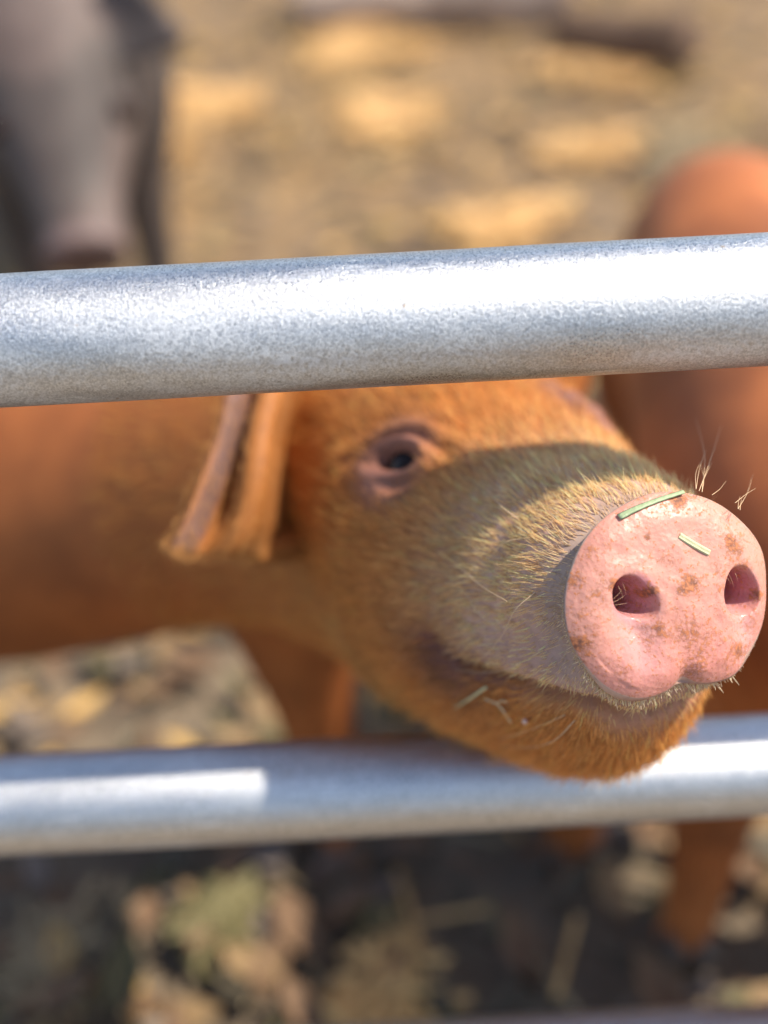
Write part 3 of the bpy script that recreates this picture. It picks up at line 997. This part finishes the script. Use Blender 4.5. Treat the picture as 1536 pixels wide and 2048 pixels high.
    for path in (((905, 1120), (960, 1170), (1010, 1200), (1010, 1200)), ((928, 1178), (955, 1225), (990, 1250), (1030, 1258)),
                 ((1070, 1185), (1030, 1220), (1005, 1270), (960, 1320), (920, 1328)), ((1046, 1322), (1010, 1340), (960, 1345), (908, 1338)),
                 ((925, 1010), (955, 1040)), ((1060, 1075), (1010, 1085), (975, 1120)), ((1130, 1430), (1060, 1460), (1000, 1478), (960, 1490)),
                 ((1150, 1440), (1110, 1480), (1060, 1495), (990, 1490)), ((1040, 1040), (1000, 1010), (960, 960))):
        pp = [on_skin(x, y, 0.0015 + 0.009 * math.sin(math.pi * min(.75, q / len(path)))) for q, (x, y) in enumerate(path)]
        pp = [p for p in pp if p is not None]
        if len(pp) >= 2:
            whisker(pp)
    for base_px, tips in (((1392, 978), ((1400, 925), (1412, 900))), ((1398, 982), ((1442, 852), (1424, 925))), ((1404, 984), ((1392, 838), (1402, 930))),
                          ((1424, 990), ((1452, 962),)), ((1476, 1018), ((1506, 948), (1480, 992))), ((1470, 1006), ((1512, 976),)), ((1480, 1020), ((1484, 995),))):
        b0 = W(*base_px, 0.381)
        for tx, ty in tips:
            L = base_px[1] - ty
            tip = W(tx, ty, 0.381 + 0.00033 * L)
            side = nrm(np.cross(tip - b0, FWD))
            mid = (b0 + tip) / 2 + side * rng.normal(0, 0.0006) * L / 60
            whisker([b0, mid, tip], 0.00011)
    for (x0, y0), (x1, y1) in (((1224, 1206), (1250, 1190)), ((1226, 1198), (1243, 1180)), ((1230, 1210), (1254, 1206)), ((1236, 1172), (1246, 1196)), ((1244, 1164), (1252, 1190)),
                               ((1448, 1150), (1462, 1168)), ((1456, 1146), (1468, 1176)), ((1470, 1146), (1474, 1164))):
        a_, b2 = on_plane(x0, y0, P0 - DN * .001, DN), on_plane(x1, y1, P0 - DN * .001, DN)
        whisker([a_, (a_ + b2) / 2 + DN * .0005, b2], 0.00005)
    return dict(on_skin=on_skin, bvh=bvh2)

kw = NT('pale_whisker'); kw.set(Base_Color=(0.66, 0.45, 0.26), Roughness=0.4)
M['whisker'] = kw.m
PIG = build_piglet()

# ------------------------------------------------------------------ the other pigs
def remeshed(parts, voxel, iters=6):
    V, Fs = [], []
    for v, f in parts:
        o = len(V)
        V.extend(v); Fs.extend(tuple(q + o for q in ff) for ff in f)
    ob = obj_from(V, Fs)
    md = ob.modifiers.new('skin', 'REMESH'); md.mode = 'VOXEL'; md.voxel_size = voxel; md.use_smooth_shade = True
    sm = ob.modifiers.new('soft', 'SMOOTH'); sm.factor = 0.5; sm.iterations = iters
    bpy.context.view_layer.update()
    me = bpy.data.meshes.new_from_object(ob.evaluated_get(bpy.context.evaluated_depsgraph_get()))
    old = ob.data; bpy.data.objects.remove(ob); bpy.data.meshes.remove(old)
    me.materials.clear()
    return me

def loft(secs, sides=40, n=60):
    """secs: centre, tangent, half width, top, bottom"""
    k = np.arange(len(secs)); x = np.linspace(0, len(secs) - 1, n)
    cen = catmull(k, np.array([s[0] for s in secs]), x); tan = catmull(k, np.array([s[1] for s in secs]), x)
    dim = catmull(k, np.array([s[2:] for s in secs]), x)
    V, Fs = [], []
    for i in range(n):
        t = nrm(tan[i]); r_ = nrm(np.cross(t, (0, 0, 1))); u_ = np.cross(r_, t)
        for j in range(sides):
            a = 2 * math.pi * j / sides
            c_, s_ = math.cos(a), math.sin(a)
            V.append(cen[i] + r_ * dim[i, 0] * c_ + u_ * (dim[i, 1] * s_ if s_ > 0 else -dim[i, 2] * s_))
    for i in range(n - 1):
        for j in range(sides):
            j2 = (j + 1) % sides
            Fs.append((i * sides + j, i * sides + j2, (i + 1) * sides + j2, (i + 1) * sides + j))
    Fs.append(tuple(range(sides - 1, -1, -1))); Fs.append(tuple((n - 1) * sides + j for j in range(sides)))
    return V, Fs

def leaf_ear(base, tip, face, width):
    base, tip = np.array(base), np.array(tip)
    ax = tip - base; L = np.linalg.norm(ax); ax = ax / L
    side = nrm(np.cross(ax, face)); nn = np.cross(side, ax)
    V, Fs = [], []
    n, m = 12, 16
    for i in range(n):
        s = i / (n - 1)
        w = width * (math.sin(math.pi * (0.25 + 0.72 * s)) ** 0.8) * (1 - 0.35 * s) + 0.003
        for j in range(m):
            a = 2 * math.pi * j / m
            y, z = math.cos(a) * w, math.sin(a) * 0.006
            z += 0.35 * y * y / width
            V.append(base + ax * L * s + side * y + nn * (z - 0.012 * s * s))
    for i in range(n - 1):
        for j in range(m):
            j2 = (j + 1) % m
            Fs.append((i * m + j, i * m + j2, (i + 1) * m + j2, (i + 1) * m + j))
    Fs.append(tuple(range(m - 1, -1, -1))); Fs.append(tuple((n - 1) * m + j for j in range(m)))
    return V, Fs

def make_pig(label, loc, yaw, scale, head_yaw, head_pitch, coat, snout_col, patch=None, neck=0.41, reach=0.345):
    root = thing('pig', label, 'pig', (loc[0], loc[1], 0), 'pigs in the pen')
    cy, sy = math.cos(yaw), math.sin(yaw)
    Rm = np.array([[cy, -sy, 0], [sy, cy, 0], [0, 0, 1.0]])
    def tw(P):
        return (np.asarray(P) * scale) @ Rm.T + np.array([loc[0], loc[1], 0])
    hd = np.array([math.cos(head_yaw) * math.cos(head_pitch), math.sin(head_yaw) * math.cos(head_pitch), math.sin(head_pitch)])
    hb = np.array([reach, 0, neck])
    X = (1, 0, 0)
    secs = [((-.375, 0, .39), X, .012, .012, -.012), ((-.355, 0, .385), X, .065, .07, -.075), ((-.28, 0, .37), X, .100, .112, -.12), ((-.14, 0, .36), X, .110, .122, -.14),
            ((.02, 0, .355), X, .112, .122, -.142), ((.16, 0, .36), X, .108, .115, -.132), ((.27, 0, .385), nrm(np.array(X) + hd * .4), .092, .095, -.115)]
    for d, w, a, b_ in ((0, .080, .078, -.092), (.06, .076, .072, -.086), (.115, .062, .052, -.074), (.16, .046, .037, -.055), (.20, .039, .033, -.040), (.228, .038, .033, -.036), (.233, .033, .028, -.030)):
        secs.append((hb + hd * d, hd, w, a, b_))
    parts = [loft(secs, 44, 90)]
    for x, kx, s in ((.20, .205, 1), (.20, .205, -1), (-.235, -.285, 1), (-.235, -.285, -1)):
        fx = x + (.0 if x > 0 else -.02)
        parts.append(leg_shape((x, s * .055, .33), (kx, s * .066, .17), (fx, s * .07, -.004), (.066, .056, .031, .024, .022) if x > 0 else (.078, .062, .030, .024, .022)))
    hr = nrm(np.cross(hd, (0, 0, 1))); hu = np.cross(hr, hd)
    for s in (1, -1):
        b0 = hb + hd * .02 + hr * s * .05 + hu * .055
        parts.append(leaf_ear(b0, b0 + hd * .055 + hr * s * .065 + hu * .02, hd * .4 + hu * .4, .042))
    me = remeshed(parts, 0.0065)
    n = len(me.vertices)
    P = np.empty(n * 3, np.float32); me.vertices.foreach_get('co', P); P = P.reshape(-1, 3).astype(float)
    col = np.tile(np.array(coat), (n, 1))
    nz = vnoise(P, 9, 21, 3)
    col *= (1 + 0.35 * np.clip(nz, -1, 1))[:, None]
    if patch is not None:
        w = sstep(0.05, 0.25, vnoise(P, 5.5, 33, 2))[:, None]
        col = col * (1 - w) + np.array(patch) * w
    ds = (P - (hb + hd * .231)) @ hd
    w = sstep(-0.020, -0.004, ds)[:, None] * (np.linalg.norm(P - (hb + hd * .231), axis=1) < .06)[:, None]
    col = col * (1 - w) + np.array(snout_col) * w
    set_attr(me, 'hide', np.clip(col, 0.01, 0.9))
    me.vertices.foreach_set('co', tw(P).astype(np.float32).ravel()); me.update(); me.shade_smooth()
    link('body', me, M['hide'], root)
    for s in (1, -1):
        bm = bmesh.new(); bmesh.ops.create_uvsphere(bm, u_segments=16, v_segments=10, radius=0.011 * scale)
        c = hb + hd * .108 + hr * s * .054 + hu * .030
        bmesh.ops.translate(bm, verts=bm.verts, vec=Vector(tw(c)))
        m_ = bpy.data.meshes.new('eye'); bm.to_mesh(m_); bm.free(); m_.shade_smooth()
        link('eye', m_, M['eye'], root)
        V_, F_ = tube([tw(hb + hd * .224 + hr * s * .014 + hu * .002), tw(hb + hd * .2345 + hr * s * .014 + hu * .002)], [.0075 * scale] * 2, 14)
        link('nostril', mesh_from('nostril', V_, F_), M['nostril'], root)
    for x, s in ((.20, 1), (.20, -1), (-.255, 1), (-.255, -1)):
        for q in (-1, 1):
            f_ = np.array((x + .010, s * .07 + q * .011, 0))
            V_, F_ = tube([tw(f_ + (.008, 0, -.008)), tw(f_ + (.005, 0, .012)), tw(f_ + (-.004, 0, .03))], [.014 * scale, .013 * scale, .009 * scale], 12)
            link('hoof', mesh_from('hoof', V_, F_), M['hoof'], root)
    V_, F_ = tube([tw(p) for p in ((-.355, 0, .44), (-.39, .01, .43), (-.40, .03, .40), (-.405, .015, .375), (-.40, 0, .36))], [.010, .008, .0065, .005, .003], 10)
    tl = mesh_from('tail', V_, F_); link('tail', tl, M['hide'], root)
    set_attr(tl, 'hide', np.tile(np.array(coat), (len(tl.vertices), 1)))
    return root

kn = NT('dark_nostril'); kn.set(Base_Color=(0.03, 0.014, 0.012), Roughness=0.6)
M['nostril'] = kn.m
make_pig('ginger pig standing at the right edge, its rounded back above the top rail', (0.280, 0.354), math.radians(-95), 0.90, math.radians(98), math.radians(4),
         (0.43, 0.135, 0.038), (0.55, 0.26, 0.2), None, 0.41, 0.31)
make_pig('dark grey pig in the upper left corner with its head lowered', (-0.425, 1.48), math.radians(-80), 1.22, math.radians(4), math.radians(-36),
         (0.095, 0.074, 0.063), (0.24, 0.17, 0.15), (0.15, 0.108, 0.09), 0.36)

# ------------------------------------------------------------------ bits stuck to the snout and chin
def ribbon(pts, width, thick, normal, flare=None):
    """flat stalk or blade along pts, 'normal' faces outwards"""
    pts = [np.asarray(p, float) for p in pts]
    k = np.arange(len(pts)); x = np.linspace(0, len(pts) - 1, 16)
    P = catmull(k, np.array(pts), x)
    V, Fs = [], []
    for i in range(16):
        t = nrm(P[min(i + 1, 15)] - P[max(i - 1, 0)])
        sd = nrm(np.cross(t, normal)); nn = np.cross(sd, t)
        w = width * (1.0 if flare is None else flare(i / 15))
        for a, b_ in ((-1, -.4), (-.5, .9), (.15, .5), (.6, .9), (1, -.4), (0, -1)):
            V.append(P[i] + sd * a * w / 2 + nn * b_ * thick / 2)
    for i in range(15):
        for j in range(6):
            j2 = (j + 1) % 6
            Fs.append((i * 6 + j, i * 6 + j2, (i + 1) * 6 + j2, (i + 1) * 6 + j))
    Fs.append((5, 4, 3, 2, 1, 0)); Fs.append(tuple(90 + j for j in range(6)))
    return V, Fs

SKIN = PIG['on_skin']
pt = lambda x, y, lift: on_plane(x, y, P0 + DN * lift, DN)
V_, F_ = ribbon([pt(1238, 1034, -.0007), pt(1272, 1017, -.0003), pt(1318, 999, -.0006), pt(1368, 983, -.0016)], .0024, .0005, nrm(DN + HU), lambda s: 1.0 - 0.35 * s)
tag(link('grass_strip', mesh_from('grass_strip', V_, F_), M['grass']), 'flat green grass blade stuck along the upper rim of the pink snout', 'grass strip')
V_, F_ = ribbon([pt(1359, 1071, .0022), pt(1388, 1089, .0027), pt(1419, 1106, .0025)], .0021, .0006, DN)
tag(link('grass_snippet', mesh_from('grass_snippet', V_, F_, False), M['chaff']), 'short pale green snippet of grass stuck between and above the nostrils', 'grass snippet')
def bit(path, width, name, label, cat, mat, lift=.0055):
    pp = [SKIN(x, y, lift) for x, y in path]
    pp = [p for p in pp if p is not None]
    V_, F_ = ribbon(pp, width, width * .5, -FWD, lambda s: 0.75 + 0.25 * s)
    return V_, F_
V_, F_ = bit(((908, 1417), (940, 1397), (973, 1374)), .0011, 0, 0, 0, 0)
tag(link('hay_stalk', mesh_from('hay_stalk', V_, F_), M['chaff']), 'thin straight grey green stalk caught in the bristles below the mouth corner', 'hay stalk')
V_, F_ = bit(((969, 1398), (994, 1408), (1008, 1424), (1023, 1446)), .0009, 0, 0, 0, 0)
Vb, Fb = bit(((992, 1407), (1003, 1402), (1014, 1405)), .0006, 0, 0, 0, 0)
Fb = [tuple(q + len(V_) for q in f) for f in Fb]
tag(link('straw_fibre', mesh_from('straw_fibre', list(V_) + list(Vb), list(F_) + Fb), M['straw_pale']), 'small forked straw fibre caught in the chin bristles', 'straw fibre')
bm = bmesh.new(); bmesh.ops.create_icosphere(bm, subdivisions=2, radius=.0011)
bmesh.ops.translate(bm, verts=bm.verts, vec=Vector(SKIN(1050, 1443, .0065)))
m_ = bpy.data.meshes.new('seed'); bm.to_mesh(m_); bm.free(); m_.shade_smooth()
tag(link('seed', m_, M['seed']), 'tiny round pale seed on the ginger chin', 'seed')

# ------------------------------------------------------------------ straw, hay and timber in the yard
def straw_mesh(name, centres, spread, count, length, thick, flat=0.18, heap=0.0):
    V, Fs, mi = [], [], []
    for c, sp, cn in zip(centres, spread, count):
        for _ in range(cn):
            r = sp * math.sqrt(random.random()); a = random.random() * 2 * math.pi
            x, y = c[0] + r * math.cos(a), c[1] + r * math.sin(a)
            z = 0.004 + heap * max(0, 1 - (r / sp) ** 2) * random.random() + 0.012 * random.random()
            yaw = random.random() * math.pi * 2; pit = random.gauss(0, flat)
            L = length * random.uniform(.5, 1.4); w = thick * random.uniform(.6, 1.5)
            d = np.array([math.cos(yaw) * math.cos(pit), math.sin(yaw) * math.cos(pit), math.sin(pit)])
            s = np.array([-math.sin(yaw), math.cos(yaw), 0]); u = np.cross(d, s)
            p = np.array([x, y, z])
            o = len(V)
            for e in (-.5, .5):
                q = p + d * L * e
                V += [q + s * w, q + u * w, q - s * w, q - u * w]
            Fs += [(o, o + 1, o + 5, o + 4), (o + 1, o + 2, o + 6, o + 5), (o + 2, o + 3, o + 7, o + 6), (o + 3, o, o + 4, o + 7), (o + 3, o + 2, o + 1, o), (o + 4, o + 5, o + 6, o + 7)]
            mi += [random.random()] * 6
    me = mesh_from(name, V, Fs, False)
    return me, mi

cs, sp, cn = [], [], []
for _ in range(240):
    x, y = random.uniform(-1.9, 2.2), random.uniform(-0.35, 4.2)
    if noise.noise(Vector((x * 1.3, y * 1.3, 4.0))) > -0.1:
        cs.append((x, y)); sp.append(random.uniform(.08, .3)); cn.append(random.randint(8, 34))
me, mi = straw_mesh('straw_litter', cs, sp, cn, 0.075, 0.0021)
o = link('straw_litter', me, [M['straw'], M['straw_old'], M['green_hay']])
me.polygons.foreach_set('material_index', np.array([0 if v < .35 else (1 if v < .75 else 2) for v in mi], np.int32))
o['kind'] = 'stuff'; o['label'] = 'scattered straw and trampled hay lying on the mud of the pen'

for px, py, rx, mat, lab in (
        (700, 110, .17, 'straw', 'bright straw wad farthest back near the top middle'),
        (790, 225, .13, 'straw', 'bright straw wad in front of the farthest one at the top middle'),
        (1190, 165, .11, 'straw', 'golden straw wad in the upper right in front of the dark log'),
        (1190, 300, .075, 'straw', 'pale straw wad to the left of the ginger back at right'),
        (1330, 320, .075, 'straw_old', 'dull straw wad right beside the ginger back at right'),
        (965, 445, .070, 'straw', 'round straw wad just above the middle of the top rail'),
        (400, 240, .13, 'straw', 'golden straw wad to the right of the dark grey pig'),
        (760, 1985, .030, 'straw', 'bright straw wad near the bottom edge of the picture'),
        (440, 1850, .012, 'green_hay', 'small green hay wad below the lower rail'),
        (105, 1950, .035, 'straw_old', 'brown straw wad in the bottom left corner')):
    g = on_ground(px, py)
    sub = [(g[0] + random.gauss(0, .55) * rx, g[1] + random.gauss(0, .8) * rx) for _ in range(6)]
    me, mi = straw_mesh('straw_wad', sub, [rx * random.uniform(.3, .75) for _ in sub], [int(16 + 420 * rx * random.uniform(.5, 1.3)) for _ in sub], 0.08 if rx > .06 else .045, 0.003, 0.14, rx * .10)
    tag(link('straw_wad', me, M[mat]), lab, 'straw wad', 'straw wads on the mud')

# fallen leaves and trampled plant scraps, too many to count
LEAF = [mat_plain('leaf_' + n_, c_, 0.75, 0.3, 30) for n_, c_ in (('brown', (0.16, 0.09, 0.045)), ('tan', (0.26, 0.165, 0.075)), ('olive', (0.12, 0.10, 0.04)), ('grey', (0.17, 0.13, 0.10)), ('gold', (0.55, 0.34, 0.11)), ('dark', (0.08, 0.064, 0.038)))]
V, Fs, mi = [], [], []
for _ in range(3600):
    y = random.uniform(-0.2, 4.0) if random.random() < .8 else random.uniform(-.1, 1.0)
    x = random.uniform(-.45, .5) * (1.2 + max(0, y) * .75)
    L = random.uniform(.012, .034); wd = L * random.uniform(.3, .5); yaw = random.random() * 6.28
    d = np.array([math.cos(yaw), math.sin(yaw), 0]); s = np.array([-d[1], d[0], 0])
    curl = random.uniform(.1, .6) * wd; z = random.uniform(.0, .014); tz = random.gauss(0, .25)
    o = len(V)
    for k_, wk in ((-1, 0.08), (-.45, .85), (.1, 1.0), (.6, .6), (1, .05)):
        for e in (-1, 0, 1):
            V.append(np.array([x, y, z]) + d * L * k_ + s * wd * wk * e + np.array([0, 0, curl * (abs(e) + k_ * k_ * .6) + L * k_ * tz * .4 + .004]))
    for a in range(4):
        for b_ in range(2):
            q = o + a * 3 + b_
            Fs.append((q, q + 1, q + 4, q + 3))
    far = y > .9
    c_ = random.choices(range(6), (3, 3, 2, 2, 3.5, 1.5) if far else (3.5, 1.8, 1.2, 2.5, .5, 2))[0]
    mi += [c_] * 8
me = mesh_from('leaf_litter', V, Fs)
o = link('leaf_litter', me, LEAF)
me.polygons.foreach_set('material_index', np.array(mi, np.int32))
o['kind'] = 'stuff'; o['label'] = 'fallen leaves and plant scraps strewn over the mud of the pen'

def log(name, label, a, b_, r, mat, seed):
    a, b_ = np.array(a), np.array(b_)
    n, m = 40, 36
    V, Fs = [], []
    d = nrm(b_ - a); s = nrm(np.cross(d, (0, 0, 1))); u = np.cross(s, d)
    for i in range(n):
        c = a + (b_ - a) * i / (n - 1)
        for j in range(m):
            q = 2 * math.pi * j / m
            dr = s * math.cos(q) + u * math.sin(q)
            p = c + dr * r
            k = 1 + 0.22 * noise.fractal(Vector(p * np.array((5, 5, 5))) + Vector((seed, 0, 0)), 1, 2, 4)
            V.append(c + dr * r * k)
    for i in range(n - 1):
        for j in range(m):
            j2 = (j + 1) % m
            Fs.append((i * m + j, i * m + j2, (i + 1) * m + j2, (i + 1) * m + j))
    Fs.append(tuple(range(m - 1, -1, -1))); Fs.append(tuple((n - 1) * m + j for j in range(m)))
    tag(link(name, mesh_from(name, V, Fs), mat), label, 'log')
g0, g1 = on_ground(600, 70), on_ground(1150, 55)
log('fallen_log', 'pinkish grey weathered log at the top edge of the picture', (g0[0], g0[1] + .08, .07), (g1[0], g1[1] + .08, .08), .085, M['log'], 3.0)
g0, g1 = on_ground(1130, 125), on_ground(1390, 160)
log('fallen_log', 'dark brown rotten log at the upper right of the picture', (g0[0], g0[1] + .05, .045), (g1[0], g1[1] + .05, .05), .065, M['log_dark'], 9.0)
